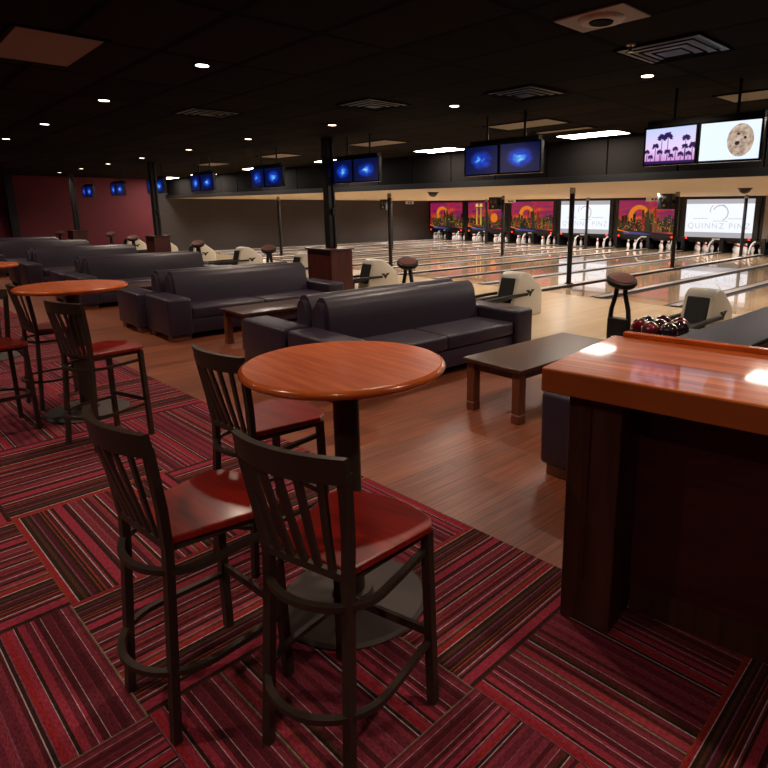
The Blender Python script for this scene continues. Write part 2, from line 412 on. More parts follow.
for k in range(4, 17):
    cx = -PW*(k+.5)
    if cx-.5 < XL: continue
    # curved white ball guide at the left of each deck
    root = empty('pin_sweep', (cx, 22.95, 0))
    tag(root, 'curved white sweep guard at the right of the pins, %s lane from the right' % ords[k-4], 'sweep guard', 'curved white guards beside the pins')
    bm = bmesh.new()
    pts = [(.40+.20*(1-math.cos(t*PI/2)), 0, .03+.44*math.sin(t*PI/2)) for t in [i/8 for i in range(9)]]
    sweep(bm, pts, .05, .03, rect=True, up=Vector((0, 1, 0)))
    fin('guard', bm, M_white_kick, root, smooth=40)
    bm = bmesh.new(); box(bm, -.6, .6, .55, .6, .36, .5); fin('sweep_bar', bm, M_kick, root)
    for row in range(4):
        for q in range(row+1):
            px = cx+(q-row/2)*.305; py = 23.12+row*.264
            if pinproto is None:
                bm = bmesh.new(); lathe(bm, PROF, 12)
                pinproto = fin('bowling_pin', bm, [M_pin, M_pinr], smooth=60)
                for f in pinproto.data.polygons:
                    if .262 < f.center.z < .30: f.material_index = 1
                o = pinproto
            else:
                o = pinproto.copy(); COL.objects.link(o)
            o.location = (px, py, 0)
            tag(o, 'white bowling pin standing in the rack of the %s lane from the right' % ords[k-4], 'bowling pin', 'pins of the %s lane from the right' % ords[k-4])

# ------------------------------------------------------------------ masking screens
def text_mesh(body, size, m, parent, loc, name='lettering', space=1.0, rot=(PI/2, 0, 0), extrude=0.001):
    cu = bpy.data.curves.new('t', 'FONT'); cu.body = body; cu.size = size; cu.align_x = 'CENTER'; cu.align_y = 'CENTER'; cu.extrude = extrude; cu.space_character = space
    o = bpy.data.objects.new('t', cu); COL.objects.link(o)
    bpy.context.view_layer.update()
    me = bpy.data.meshes.new_from_object(o.evaluated_get(bpy.context.evaluated_depsgraph_get()))
    bpy.data.objects.remove(o)
    me.materials.clear(); me.materials.append(m)
    t = bpy.data.objects.new(name, me); COL.objects.link(t); t.parent = parent; t.location = loc; t.rotation_euler = rot
    return t

def city_sky(name):
    m, nt, b = new_mat(name); L = nt.links
    tc = nt.nodes.new('ShaderNodeTexCoord'); mp = nt.nodes.new('ShaderNodeMapping'); mp.inputs['Rotation'].default_value = (0, .6, 0); mp.inputs['Scale'].default_value = (.45, 1, 1.3)
    L.new(tc.outputs['Object'], mp.inputs['Vector'])
    n = nt.nodes.new('ShaderNodeTexNoise'); n.inputs['Scale'].default_value = 1.8; n.inputs['Detail'].default_value = 3; n.inputs['Distortion'].default_value = .8
    L.new(mp.outputs[0], n.inputs['Vector'])
    rp = nt.nodes.new('ShaderNodeValToRGB'); e = rp.color_ramp.elements
    e[0].position = .3; e[0].color = (*lin((88, 20, 92)), 1); e[1].position = .74; e[1].color = (*lin((225, 105, 34)), 1)
    q = e.new(.47); q.color = (*lin((158, 20, 84)), 1); q = e.new(.6); q.color = (*lin((196, 40, 44)), 1)
    L.new(n.outputs['Fac'], rp.inputs[0]); L.new(rp.outputs[0], b.inputs['Emission Color']); b.inputs['Emission Strength'].default_value = .75
    b.inputs['Base Color'].default_value = (.02, .02, .02, 1); b.inputs['Roughness'].default_value = .5
    return m
M_sky = city_sky('city artwork sky')
ART = [M_sky, emis('artwork planet', (238, 130, 30), .8), emis('artwork teal buildings', (46, 52, 30), .7), emis('artwork red buildings', (150, 34, 30), .7),
       emis('artwork olive buildings', (120, 92, 36), .7), emis('artwork yellow lights', (240, 200, 90), .9), emis('artwork river', (70, 80, 150), .7), emis('artwork dark skyline', (28, 12, 22), .6)]
M_white_screen = emis('lit projection white', (232, 238, 248), 1.15)
M_grey_band = emis('projection grey band', (176, 172, 178), 1.0)
M_logo = emis('projection pale rose lettering', (214, 208, 212), .98)
M_logo2 = emis('projection pale brown ring', (205, 186, 178), .95)
M_redled = emis('red indicator', (255, 40, 30), 4)
M_plate = mat('white lane plate', (200, 200, 200), .5)

def art_city(bm, w, z0, z1, seed, towers=False):
    rd = random.Random(seed)
    h = z1-z0
    quad(bm, [(-w, 0, z0), (w, 0, z0), (w, 0, z1), (-w, 0, z1)], 0)
    y = -.004
    # big planet ring
    cx, cz = -.25*w, z0+.55*h
    if not towers:
        for k in range(18):
            a0, a1 = k/18*2*PI*.62+.4, (k+1)/18*2*PI*.62+.4
            ro, ri = .33*h, .19*h
            quad(bm, [(cx+ro*math.cos(a0), y, cz+ro*.95*math.sin(a0)), (cx+ro*math.cos(a1), y, cz+ro*.95*math.sin(a1)), (cx+ri*math.cos(a1)+.03, y, cz+ri*math.sin(a1)), (cx+ri*math.cos(a0)+.03, y, cz+ri*math.sin(a0))], 1)
    # skyline layers
    for layer in range(3):
        x = -w
        while x < w:
            bw = rd.uniform(.05, .13); bh = h*(.56-.12*layer)*rd.uniform(.5, 1.0)*(1.25 if abs(x-.1) < .35 else .9)
            x1 = min(x+bw, w); yy = y-.003*(layer+1)
            mi = rd.choice([2, 3, 4, 2, 7])
            quad(bm, [(x, yy, z0+.1*h), (x1, yy, z0+.1*h), (x1, yy, z0+.1*h+bh), (x, yy, z0+.1*h+bh)], mi)
            for q in range(3):
                if rd.random() < .75:
                    wx = rd.uniform(x, max(x, x1-.03)); wz = z0+.12*h+rd.random()*bh*.8
                    quad(bm, [(wx, yy-.001, wz), (wx+.022, yy-.001, wz), (wx+.022, yy-.001, wz+.03), (wx, yy-.001, wz+.03)], rd.choice([5, 5, 1, 3]))
            x += bw*rd.uniform(.8, 1.3)
    # spire
    quad(bm, [(-.02, y-.012, z0+.1*h), (.2, y-.012, z0+.1*h), (.13, y-.012, z0+.72*h), (.05, y-.012, z0+.72*h)], 2)
    quad(bm, [(.06, y-.013, z0+.7*h), (.12, y-.013, z0+.7*h), (.10, y-.013, z0+.9*h), (.08, y-.013, z0+.9*h)], 4)
    if towers:
        for cx in (-.62, -.34):
            quad(bm, [(cx-.08, y-.015, z0+.12*h), (cx+.08, y-.015, z0+.12*h), (cx+.06, y-.015, z0+.86*h), (cx-.06, y-.015, z0+.86*h)], 4)
            quad(bm, [(cx-.03, y-.016, z0+.2*h), (cx+.03, y-.016, z0+.2*h), (cx+.02, y-.016, z0+.8*h), (cx-.02, y-.016, z0+.8*h)], 5)
            quad(bm, [(cx-.11, y-.017, z0+.84*h), (cx+.11, y-.017, z0+.84*h), (cx+.07, y-.017, z0+.95*h), (cx-.07, y-.017, z0+.95*h)], 5)
        for k in range(10):
            a0, a1 = k/10*2*PI, (k+1)/10*2*PI
            f = bm.faces.new([bm.verts.new((.55, y-.011, z0+.45*h)), bm.verts.new((.55+.24*math.cos(a0), y-.011, z0+.45*h+.24*math.sin(a0))), bm.verts.new((.55+.24*math.cos(a1), y-.011, z0+.45*h+.24*math.sin(a1)))]); f.material_index = 1
    # river and quay
    quad(bm, [(-w, y-.02, z0), (w, y-.02, z0), (w, y-.02, z0+.05*h), (-w, y-.02, z0+.16*h)], 7)
    quad(bm, [(-.75*w, y-.022, z0+.02*h), (.3*w, y-.022, z0+.02*h), (-.1*w, y-.022, z0+.075*h), (-.8*w, y-.022, z0+.115*h)], 6)
    quad(bm, [(-w, y-.024, z0+.13*h), (-.55*w, y-.024, z0+.06*h), (-.55*w, y-.024, z0+.075*h), (-w, y-.024, z0+.17*h)], 1)

MASKY = 23.4
kinds = [('white', 'bright white masking screen with pale ring and QUINNZ lettering, rightmost of the screens'),
         ('city', 'masking screen with city skyline and orange ring, between the two white screens'),
         ('white', 'bright white masking screen with pole in front, left of the two white ones'),
         ('city', 'masking screen with city skyline, directly left of the left white screen'),
         ('tower', 'masking screen showing two golden towers in a red sky'),
         ('city', 'masking screen with city skyline, leftmost at the corner of the dark wall')]
for i, (kd, lab) in enumerate(kinds):
    cx = -9.03-2.935*i+.02*i
    root = empty('masking_screen', (cx, MASKY, 0)); tag(root, lab, 'bowling screen', 'masking screens above the pins')
    bm = bmesh.new()
    W2, w2, z0, z1 = 1.44, 1.25, .56, 1.98
    box(bm, -W2, -w2, -.03, .05, .5, 2.06); box(bm, w2, W2, -.03, .05, .5, 2.06)
    box(bm, -w2, w2, -.03, .05, .46, z0); box(bm, -w2, w2, -.03, .05, z1, 2.06)
    box(bm, -W2, -W2+.06, -.05, -.03, .5, 2.06, bevel=.01, seg=1); box(bm, W2-.06, W2, -.05, -.03, .5, 2.06, bevel=.01, seg=1)
    fin('frame', bm, M_black, root)
    if kd == 'white':
        bm = bmesh.new(); quad(bm, [(-w2, 0, z0), (w2, 0, z0), (w2, 0, z1), (-w2, 0, z1)], 0)
        quad(bm, [(-w2, -.003, z1-.17), (w2, -.003, z1-.17), (w2, -.003, z1), (-w2, -.003, z1)], 1)
        quad(bm, [(-w2, -.003, z0), (w2, -.003, z0), (w2, -.003, z0+.19), (-w2, -.003, z0+.19)], 1)
        fin('screen', bm, [M_white_screen, M_grey_band], root)
        bm = bmesh.new()
        def arc(c0, c1, ro, ri, a0, a1, n=20):
            for q in range(n):
                t0 = a0+(a1-a0)*q/n; t1 = a0+(a1-a0)*(q+1)/n
                quad(bm, [(c0+ro*math.cos(t0), -.006, c1+ro*math.sin(t0)), (c0+ro*math.cos(t1), -.006, c1+ro*math.sin(t1)), (c0+ri*math.cos(t1), -.006, c1+ri*math.sin(t1)), (c0+ri*math.cos(t0), -.006, c1+ri*math.sin(t0))])
        arc(.05, 1.47, .30, .26, -1.2, 2.7); arc(-.06, 1.55, .28, .25, 2.3, 3.4, 8); arc(.1, 1.62, .16, .12, .2, 1.5, 8)
        quad(bm, [(-.95, -.006, 1.25), (-.4, -.006, 1.25), (-.4, -.006, 1.27), (-.95, -.006, 1.27)])
        quad(bm, [(.35, -.006, 1.25), (.95, -.006, 1.25), (.95, -.006, 1.27), (.35, -.006, 1.27)])
        quad(bm, [(-.2, -.006, 1.16), (.35, -.006, 1.16), (.35, -.006, 1.18), (-.2, -.006, 1.18)])
        fin('emblem', bm, M_logo2, root)
        text_mesh('QUINNZ PINZ', .30, M_logo, root, (0, -.008, .98), space=1.25)
    else:
        bm = bmesh.new(); art_city(bm, w2, z0, z1, 11+i, kd == 'tower'); fin('screen', bm, ART, root)
    bm = bmesh.new(); box(bm, -.16, .16, -.045, -.03, .475, .525); fin('name_plate', bm, M_plate, root)
    for s in (-1, 1):
        bm = bmesh.new(); lathe(bm, [(0, 0), (.035, 0), (.035, .02), (0, .02)], 10)
        o = fin('indicator_light', bm, M_redled, root, loc=(s*1.17, -.03, .52)); o.rotation_euler = (PI/2, 0, 0)
# closed bay at the right edge
root = empty('equipment_bay', (-6.0, MASKY, 0)); tag(root, 'plain grey panel with black equipment cabinet right of the last white screen', 'panel')
bm = bmesh.new(); box(bm, -1.45, 1.45, 0, .06, .46, 2.07); fin('grey_panel', bm, mat('grey painted panel', (120, 112, 104), .7), root)
bm = bmesh.new(); box(bm, -1.2, -.55, -.2, -.01, .45, 1.3, bevel=.02); box(bm, -1.1, -.7, -.22, -.19, .98, 1.0, mi=1); fin('cabinet', bm, [M_black, M_plate], root)
bm = bmesh.new(); box(bm, XL, -4.6, MASKY+.06, MASKY+.1, .55, 2.08); struct('trim_4', bm, M_kick)

# ------------------------------------------------------------------ poles over the lanes
M_pole = mat('dark pole', (26, 22, 22), .35, metal=.3)
places = [(-7.37, 11.1, 'by the foul line, nearest the camera'), (-13.5, 11.1, 'by the foul line, middle one'), (-19.75, 11.1, 'by the foul line, before the dark wall'),
          (-7.37, 16.15, 'with black speaker box, nearest the right white screen'), (-13.55, 16.2, 'with black speaker box, between gold towers and city screens'), (-19.6, 16.2, 'with black speaker box, left of the leftmost city screen'),
          (-7.45, 21.5, 'standing before the rightmost white screen'), (-13.6, 21.6, 'standing before the left white screen'), (-19.1, 21.6, 'standing before the gold tower screen')]
for px, py, d in places:
    root = empty('support_pole', (px, py, 0)); tag(root, 'thin dark support pole ' + d, 'pole', 'support poles rising between the lanes')
    bm = bmesh.new(); lathe(bm, [(0, 0), (.055, 0), (.055, 2.08), (0, 2.08)], 14); fin('shaft', bm, M_pole, root, smooth=50)
    bm = bmesh.new(); lathe(bm, [(0, .03), (.10, .03), (.10, .045), (.06, .06), (0, .06)], 14); fin('foot_plate', bm, M_pole, root)
    bm = bmesh.new(); lathe(bm, [(0, 1.96), (.062, 1.96), (.062, 2.07), (0, 2.07)], 14); fin('collar', bm, M_steel, root, smooth=50)
for px, d in ((-7.37, 'nearest the right white screen'), (-13.55, 'between the golden towers and a city screen'), (-19.6, 'against the dark wall')):
    root = empty('speaker_box', (px-.3, 16.15, 1.62), 0); tag(root, 'black speaker box hung on a pole ' + d, 'speaker', 'speaker boxes on the poles')
    bm = bmesh.new(); box(bm, -.2, .2, -.14, .14, 0, .42, bevel=.015); fin('cabinet', bm, M_black, root)
    for dx, dz, rr in ((-.09, .27, .06), (.09, .27, .06), (0, .1, .035)):
        bm = bmesh.new(); lathe(bm, [(0, .012), (rr*.5, .008), (rr, .02), (rr, 0)], 16)
        o = fin('driver', bm, M_steel if rr < .05 else M_gut, root, loc=(dx, -.14, dz)); o.rotation_euler = (PI/2, 0, 0)
    bm = bmesh.new(); box(bm, .2, .26, -.03, .03, .15, .25); fin('bracket', bm, M_pole, root)
for px, d in ((-10.46, 'above the rightmost city screen'), (-17.17, 'between the golden tower screen and city screen'), (-23.9, 'at the far left, before black emptiness')):
    root = empty('hanging_sign', (px, 21, 1.9)); tag(root, 'small white sign with dark marks hanging ' + d, 'sign', 'small white signs below the soffit')
    bm = bmesh.new(); box(bm, -.3, .3, -.02, .02, 0, .14, bevel=.005, seg=1); fin('sign_panel', bm, M_plate, root)
    bm = bmesh.new(); lathe(bm, [(0, 0), (.045, 0), (.045, .008), (0, .008)], 12)
    for q in range(3): box(bm, .09+.06*q, .13+.06*q, -.04, .04, 0, .008)
    o = fin('sign_marks', bm, M_capside, root, loc=(-.04, -.02, .07)); o.rotation_euler = (PI/2, 0, 0)
    for s in (-.2, .2):
        bm = bmesh.new(); sweep(bm, [(s, 0, .14), (s, 0, .18)], .01); fin('hanger', bm, M_steel, root)
for px, py, d in ((-11.73, 11.14, 'above the leftmost screens'), (-4.99, 14.25, 'above the rightmost white screen')):
    root = empty('dome_camera', (px, py, 2.08)); tag(root, 'black half dome hanging under the cream soffit ' + d, 'dome', 'black domes under the soffit')
    bm = bmesh.new(); lathe(bm, [(0, -.13), (.05, -.12), (.1, -.085), (.125, -.03), (.125, 0), (0, 0)], 18); fin('dome', bm, M_black, root, smooth=60)
    bm = bmesh.new(); lathe(bm, [(0, -.02), (.15, -.02), (.15, 0), (0, 0)], 18); fin('ring', bm, M_gut, root)

# ------------------------------------------------------------------ ball returns
def ball_return_proto():
    root = empty('ball_return', (0, 0, 0))
    # hood, opening faces -y (towards the bowlers)
    bm = bmesh.new()
    outline = [(7.02, 0), (7.05, .22), (7.16, .62), (7.24, .69), (7.36, .70), (7.48, .65), (7.74, .45), (7.78, .36), (7.78, 0)]
    prism(bm, outline, 'x', -.19, .19, bevel=.035, seg=3)
    fin('hood', bm, M_cream, root, smooth=50)
    bm = bmesh.new(); prism(bm, [(7.035, .24), (7.148, .61), (7.19, .61), (7.13, .24)], 'x', -.135, .135, bevel=.01, seg=1)
    for v in bm.verts: v.co.y -= .012
    fin('opening', bm, M_rubber, root)
    for s in (-1, 1):
        bm = bmesh.new(); prism(bm, [(7.38, .40), (7.52, .40), (7.45, .31)], 'x', s*.188, s*.196)
        prism(bm, [(7.34, .42), (7.44, .42), (7.39, .38)], 'x', s*.188, s*.196); prism(bm, [(7.46, .42), (7.56, .42), (7.51, .38)], 'x', s*.188, s*.196)
        fin('emblem', bm, M_rubber, root)
    bm = bmesh.new()
    for s in (-1, 1):
        box(bm, s*.12-.03, s*.12+.03, 6.0, 7.1, .30, .34, bevel=.012, seg=1)
    for s in (-.21, .21): sweep(bm, [(s, 6.0, .33), (s, 6.9, .36), (s, 7.35, .36)], .05, .04, rect=True)
    fin('side_rails', bm, M_rubber, root)
    bm = bmesh.new(); box(bm, -.1, .1, 6.0, 7.1, .27, .30); fin('belt', bm, M_navyrub, root)
    bm = bmesh.new(); lathe(bm, [(0, .28), (.30, .28), (.38, .33), (.41, .385), (.40, .40), (.36, .385), (.30, .35), (0, .345)], 28, cx=.22, cy=5.86, sx=.9, sy=.95)
    fin('ball_tray', bm, M_rubber, root, smooth=50)
    bm = bmesh.new()
    box(bm, .09, .35, 5.72, 5.97, 0, .29, bevel=.02); box(bm, -.1, .1, 6.4, 6.6, 0, .29, bevel=.02)
    fin('pedestal', bm, M_black, root)
    return root
def fan_proto():
    root = empty('hand_fan', (0, 0, 0))
    for s in (-1, 1):
        bm = bmesh.new()
        sweep(bm, [(s*.115, 0, 0), (s*.115, 0, .45), (s*.10, 0, .62), (s*.055, 0, .80), (s*.05, 0, .93)], .05, .06, n=8)
        fin('leg', bm, M_rubber, root, smooth=50)
    bm = bmesh.new(); box(bm, -.12, .12, -.05, .05, .30, .52, bevel=.01); fin('control_box', bm, M_rubber, root)
    bm = bmesh.new(); box(bm, -.16, .16, -.09, .09, 0, .03); fin('foot_plate', bm, M_rubber, root)
    T = Matrix.Translation((0, 0, .95)) @ Matrix.Rotation(math.radians(24), 4, Vector((.75, .65, 0))) @ Matrix.Translation((0, 0, -.95))
    bm = bmesh.new(); lathe(bm, [(0, .90), (.10, .905), (.155, .925), (.17, .955), (.165, .99), (.15, 1.0), (0, 1.0)], 24, sy=.85); bmesh.ops.transform(bm, matrix=T, verts=bm.verts); fin('fan_housing', bm, M_rubber, root, smooth=50)
    bm = bmesh.new(); lathe(bm, [(0, 1.0), (.14, 1.0), (.135, 1.012), (.07, 1.018), (0, 1.018)], 24, sy=.85); bmesh.ops.transform(bm, matrix=T, verts=bm.verts); fin('grille', bm, M_fan, root, smooth=50)
    return root
br0 = ball_return_proto(); fan0 = fan_proto()
BX = [-2.9, -5.80, -9.3, -11.85, -14.8, -17.7, -20.6, -23.6]
FX = [(-3.22, 5.86), (-6.5, 5.66), (-10.8, 5.8), (-13.7, 5.6), (-17.8, 5.5), (-21.2, 5.9), (-23.8, 5.05)]
where = ['behind the bar counter, holding dark red balls', 'beside the arm of the nearest sofa', 'right of the nearest wooden kiosk', 'left of the nearest wooden kiosk', 'above the second big sofa, between two kiosks', 'by the second kiosk', 'left of the second kiosk', 'farthest from the camera by the red wall']
for i, x in enumerate(BX):
    o = br0 if i == 0 else copy_tree(br0)
    o.location = (x, [0, -.05, -.1, -.1, -.1, -.1, -.1, -.1][i], 0)
    if i == 2:
        for c in children(o):
            if c.name.startswith(('ball_tray', 'pedestal')): c.location = (-.37, .45, 0)
    tag(o, 'cream hooded ball return ' + where[i], 'ball return', 'ball returns on the approach')
    if i >= len(FX): continue
    o = fan0 if i == 0 else copy_tree(fan0)
    o.location = (*FX[i], 0); o.scale = (1, 1, .92)
    tag(o, 'black hand drying fan on twin legs ' + ['beside the rack of dark red balls', 'behind the nearest sofa', 'right of the nearest kiosk', 'just left of the nearest kiosk', 'between the two nearer kiosks', 'right of the second kiosk', 'left of the second kiosk', 'farthest away before the red wall'][i], 'fan', 'hand fans by the ball returns')
ballm = [mat('burgundy ball', (92, 10, 22), .12, noise=.35, nscale=12, coat=1), mat('black plum ball', (34, 12, 28), .1, noise=.4, nscale=10, coat=1), mat('dark maroon ball', (60, 8, 18), .12, noise=.4, nscale=14, coat=1)]
bp = [(-.22, 5.15, 0), (-.02, 5.02, 0), (.19, 5.10, 1), (-.24, 5.38, 1), (-.01, 5.26, 2), (.22, 5.34, 1), (-.12, 5.57, 2), (.12, 5.56, 0)]
bl = ['leftmost front of the rack', 'front centre of the rack', 'front right of the rack', 'left side of the rack', 'middle of the rack', 'right side of the rack', 'back left of the rack', 'back right of the rack']
for (dx, y, mi), d in zip(bp, bl):
    bm = bmesh.new(); bmesh.ops.create_uvsphere(bm, u_segments=24, v_segments=14, radius=.092)
    o = fin('bowling_ball', bm, ballm[mi], smooth=60); o.location = (BX[0]+.17+dx*.80, 5.86+(y-5.3)*.82, .44)
    tag(o, '%s bowling ball on the black ball tray, %s' % (['burgundy', 'near black', 'dark maroon'][mi], d), 'bowling ball', 'balls waiting on the ball return')

# ------------------------------------------------------------------ sofas (local: seat faces +x, back at x=0, length along y)
def cushion(bm, x0, x1, y0, y1, z0, z1, bev, crown=.012):
    box(bm, x0, x1, y0, y1, z0, z1, bevel=bev, seg=4)
    cx, cy = (x0+x1)/2, (y0+y1)/2
def sofa_proto(Lh=2.66):
    root = empty('sofa')
    D = .86
    aw = .30
    bm = bmesh.new(); box(bm, .04, D-.05, aw, Lh-aw, .08, .27, bevel=.02); fin('base', bm, M_vinyl, root, smooth=40)
    for y0 in (0, Lh-aw):
        bm = bmesh.new(); box(bm, .02, D, y0, y0+aw, .07, .55, bevel=.035, seg=4)
        for v in bm.verts:
            if v.co.z > .3: v.co.x += .012*(v.co.z-.3)
        o = fin('arm', bm, M_vinyl, root, smooth=45)
        bm = bmesh.new(); sweep(bm, [(D-.045, y0+.01, .548), (D-.045, y0+aw-.01, .548)], .007); fin('seam', bm, M_vinyl2, o)
    n = 2; sp = (Lh-2*aw)/n
    for q in range(n):
        bm = bmesh.new(); box(bm, .2, D-.03, aw+q*sp+.004, aw+(q+1)*sp-.004, .27, .42, bevel=.03, seg=4)
        fin('seat_cushion', bm, M_vinyl, root, smooth=45)
    bm = bmesh.new()
    prof = [(.0, .10), (.0, .66), (.02, .74), (.06, .80), (.11, .83), (.16, .83), (.21, .80), (.245, .74), (.27, .60), (.31, .40), (.31, .10)]
    prism(bm, prof, 'y', aw-.02, Lh-aw+.02, bevel=.0)
    es = [e for e in bm.edges if abs(e.verts[0].co.y-e.verts[1].co.y) < 1e-5 and (min(e.verts[0].co.z, e.verts[1].co.z) > .3)]
    bmesh.ops.recalc_face_normals(bm, faces=bm.faces)
    bmesh.ops.bevel(bm, geom=es, offset=.045, segments=4, affect='EDGES')
    fin('backrest', bm, M_vinyl, root, smooth=50)
    for x0 in (.06, D-.2):
        for y0 in (.03, Lh-.27):
            bm = bmesh.new(); box(bm, x0, x0+.16, y0, y0+.24, .001, .07, bevel=.004, seg=1); fin('foot', bm, M_foot, root)
    return root
sp0 = sofa_proto()
sofas = [(-4.90, 2.74, 1, 'dark plum vinyl sofa nearest the bar tables, facing the low coffee table'),
         (-4.93, 2.74, -1, 'dark vinyl sofa back to back with the nearest sofa'),
         (-8.46, 2.66, 1, 'dark vinyl sofa facing the second coffee table, wide arm at the carpet'),
         (-8.49, 2.58, -1, 'dark vinyl sofa back to back with the one facing the second coffee table'),
         (-12.1, 2.55, 1, 'dark blue vinyl sofa, right facing one of the third pair'),
         (-12.13, 2.5, -1, 'dark blue vinyl sofa, left facing one of the third pair'),
         (-15.7, 2.45, 1, 'dark vinyl sofa, right facing one of the fourth pair'),
         (-15.73, 2.4, -1, 'dark vinyl sofa, left facing one of the fourth pair'),
         (-19.3, 2.35, 1, 'blue lit vinyl sofa of the far pair, right facing'),
         (-19.33, 2.3, -1, 'vinyl sofa of the far pair, left facing'),
         (-22.6, 2.3, 1, 'vinyl sofa farthest away before the red wall')]
first = True
for x, y, s, lab in sofas:
    o = sp0 if first else copy_tree(sp0); first = False
    if s == 1: o.location = (x, y, 0); o.rotation_euler = (0, 0, 0)
    else: o.location = (x, y+2.66, 0); o.rotation_euler = (0, 0, PI)
    tag(o, lab, 'sofa', 'dark vinyl sofas in back to back pairs')
o = copy_tree(sp0); o.location = (-1.235, 2.9+2.66, 0); o.rotation_euler = (0, 0, PI)
tag(o, 'dark vinyl sofa behind the bar counter, only its navy back and arm corner visible', 'sofa', 'dark vinyl sofas in back to back pairs')

# low wooden partition behind that sofa
root = empty('low_partition', (-1.195, 2.9, 0)); tag(root, 'low dark wood partition with navy padded top behind the counter at the right edge', 'partition')
bm = bmesh.new(); box(bm, -.03, .03, .25, 4.2, 0, .832); fin('panel', bm, M_dark_wood, root)
bm = bmesh.new(); box(bm, .03, .045, .25, 4.2, .56, .585, bevel=.004, seg=1); fin('moulding', bm, M_leg, root)
bm = bmesh.new(); box(bm, -.385, .035, .25, 4.2, .836, .865, bevel=.012, seg=2); fin('padded_cap', bm, M_navy, root, smooth=40)

# ------------------------------------------------------------------ coffee tables
def coffee_proto():
    root = empty('coffee_table')
    bm = bmesh.new(); box(bm, -.31, .31, 0, 1.44, .42, .45, bevel=.006, seg=2); fin('table_top', bm, M_coffee, root)
    bm = bmesh.new(); box(bm, -.25, .25, .06, .08, .35, .42); box(bm, -.25, .25, 1.36, 1.38, .35, .42); box(bm, -.25, -.23, .06, 1.38, .35, .42); box(bm, .23, .25, .06, 1.38, .35, .42)
    fin('apron', bm, M_dark_wood, root)
    for x in (-.24, .24):
        for y in (.07, 1.37):
            bm = bmesh.new(); box(bm, x-.04, x+.04, y-.04, y+.04, .075, .42, bevel=.004, seg=1)
            l = fin('leg', bm, M_leg, root)
            bm = bmesh.new(); box(bm, x-.042, x+.042, y-.042, y+.042, .001, .075, bevel=.005, seg=1); fin('foot_block', bm, M_leg, l)
    return root
ct = coffee_proto(); ct.location = (-2.99, 3.45, 0)
tag(ct, 'low dark coffee table between the nearest sofa and the bar counter', 'coffee table', 'low tables between the sofas')
for x, y, l in ((-6.86, 3.12, 'low dark coffee table before the second big sofa, shiny spot on its corner'), (-10.4, 3.0, 'low dark coffee table between the second and third sofa pairs'), (-14.0, 2.9, 'low coffee table between the third and fourth sofa pairs'), (-17.6, 2.9, 'low coffee table between the fourth and far sofa pairs')):
    c = copy_tree(ct); c.location = (x, y, 0); tag(c, l, 'coffee table', 'low tables between the sofas')

# ------------------------------------------------------------------ kiosks and building columns
for x, y, s, sy, l in ((-8.74, 5.83, .36, .22, 'nearest'), (-16.2, 5.6, .30, .2, 'middle'), (-22.6, 5.3, .33, .22, 'farthest')):
    root = empty('wooden_kiosk', (x, y, 0)); tag(root, 'square mahogany box around the foot of the %s black column' % l, 'kiosk', 'mahogany boxes around the columns')
    bm = bmesh.new(); box(bm, -s, s, -sy, sy, .0, .975, bevel=.006, seg=1); fin('body', bm, M_kiosk, root)
    bm = bmesh.new(); box(bm, -s-.03, s+.03, -sy-.03, sy+.03, .975, 1.0, bevel=.006, seg=1); fin('top_ledge', bm, M_dark_wood, root)
    root = empty('building_column', (x+.06, y, 1.0)); tag(root, 'black column rising from the %s mahogany box to the ceiling' % l, 'column', 'black columns')
    bm = bmesh.new(); box(bm, -.075, .075, -.075, .075, 0, ZC-1.0, bevel=.012, seg=1); fin('shaft', bm, M_black, root)
    bm = bmesh.new(); sweep(bm, [(.09, .02, 0), (.09, .02, ZC-1.0)], .022); fin('conduit', bm, M_pole, root)
    bm = bmesh.new(); box(bm, .075, .13, -.03, .04, .55, .66, bevel=.008, seg=1); fin('switch_box', bm, M_black, root)
root = empty('building_column', (-24.75, 3.95, 0)); tag(root, 'black column against the red wall at the far left', 'column', 'black columns')
bm = bmesh.new(); box(bm, -.15, .15, -.12, .12, 0, ZC, bevel=.01, seg=1); fin('shaft', bm, M_black, root)

# ------------------------------------------------------------------ bar tables
def bar_table(x, y, lab, first=None):
    root = empty('bar_table', (x, y, 0)); tag(root, lab, 'bar table', 'round bar height tables')
    R = .40
    bm = bmesh.new(); lathe(bm, [(0, 1.022), (R-.04, 1.022), (R-.015, 1.026), (R, 1.038), (R+.002, 1.048), (R-.004, 1.057), (R-.016, 1.061)], 64)
    bmesh.ops.remove_doubles(bm, verts=bm.verts, dist=1e-5)
    fin('table_edge', bm, M_edge, root, smooth=60)
    bm = bmesh.new(); lathe(bm, [(0, 1.03), (R-.017, 1.03), (R-.016, 1.061), (0, 1.0615)], 64)
    fin('table_top', bm, M_tabletop, root, smooth=30)
    bm = bmesh.new(); lathe(bm, [(0, .03), (.052, .03), (.052, 1.0), (.12, 1.005), (.12, 1.021), (0, 1.021)], 24); fin('column', bm, M_metal, root, smooth=40)
    bm = bmesh.new(); lathe(bm, [(0, .001), (.31, .001), (.315, .008), (.30, .02), (.2, .028), (.09, .036), (.08, .06), (0, .06)], 48); fin('base_plate', bm, M_base, root, smooth=30)
    return root
bar_table(-1.895, 1.31, 'round orange cherry bar table in the foreground, stools around it')
bar_table(-5.47, 1.19, 'round cherry bar table at the left, second from the camera')
bar_table(-8.35, .92, 'round cherry bar table at the left edge of the photo, mostly cut off')
bar_table(-11.6, .8, 'round cherry bar table farther back beyond the left edge')

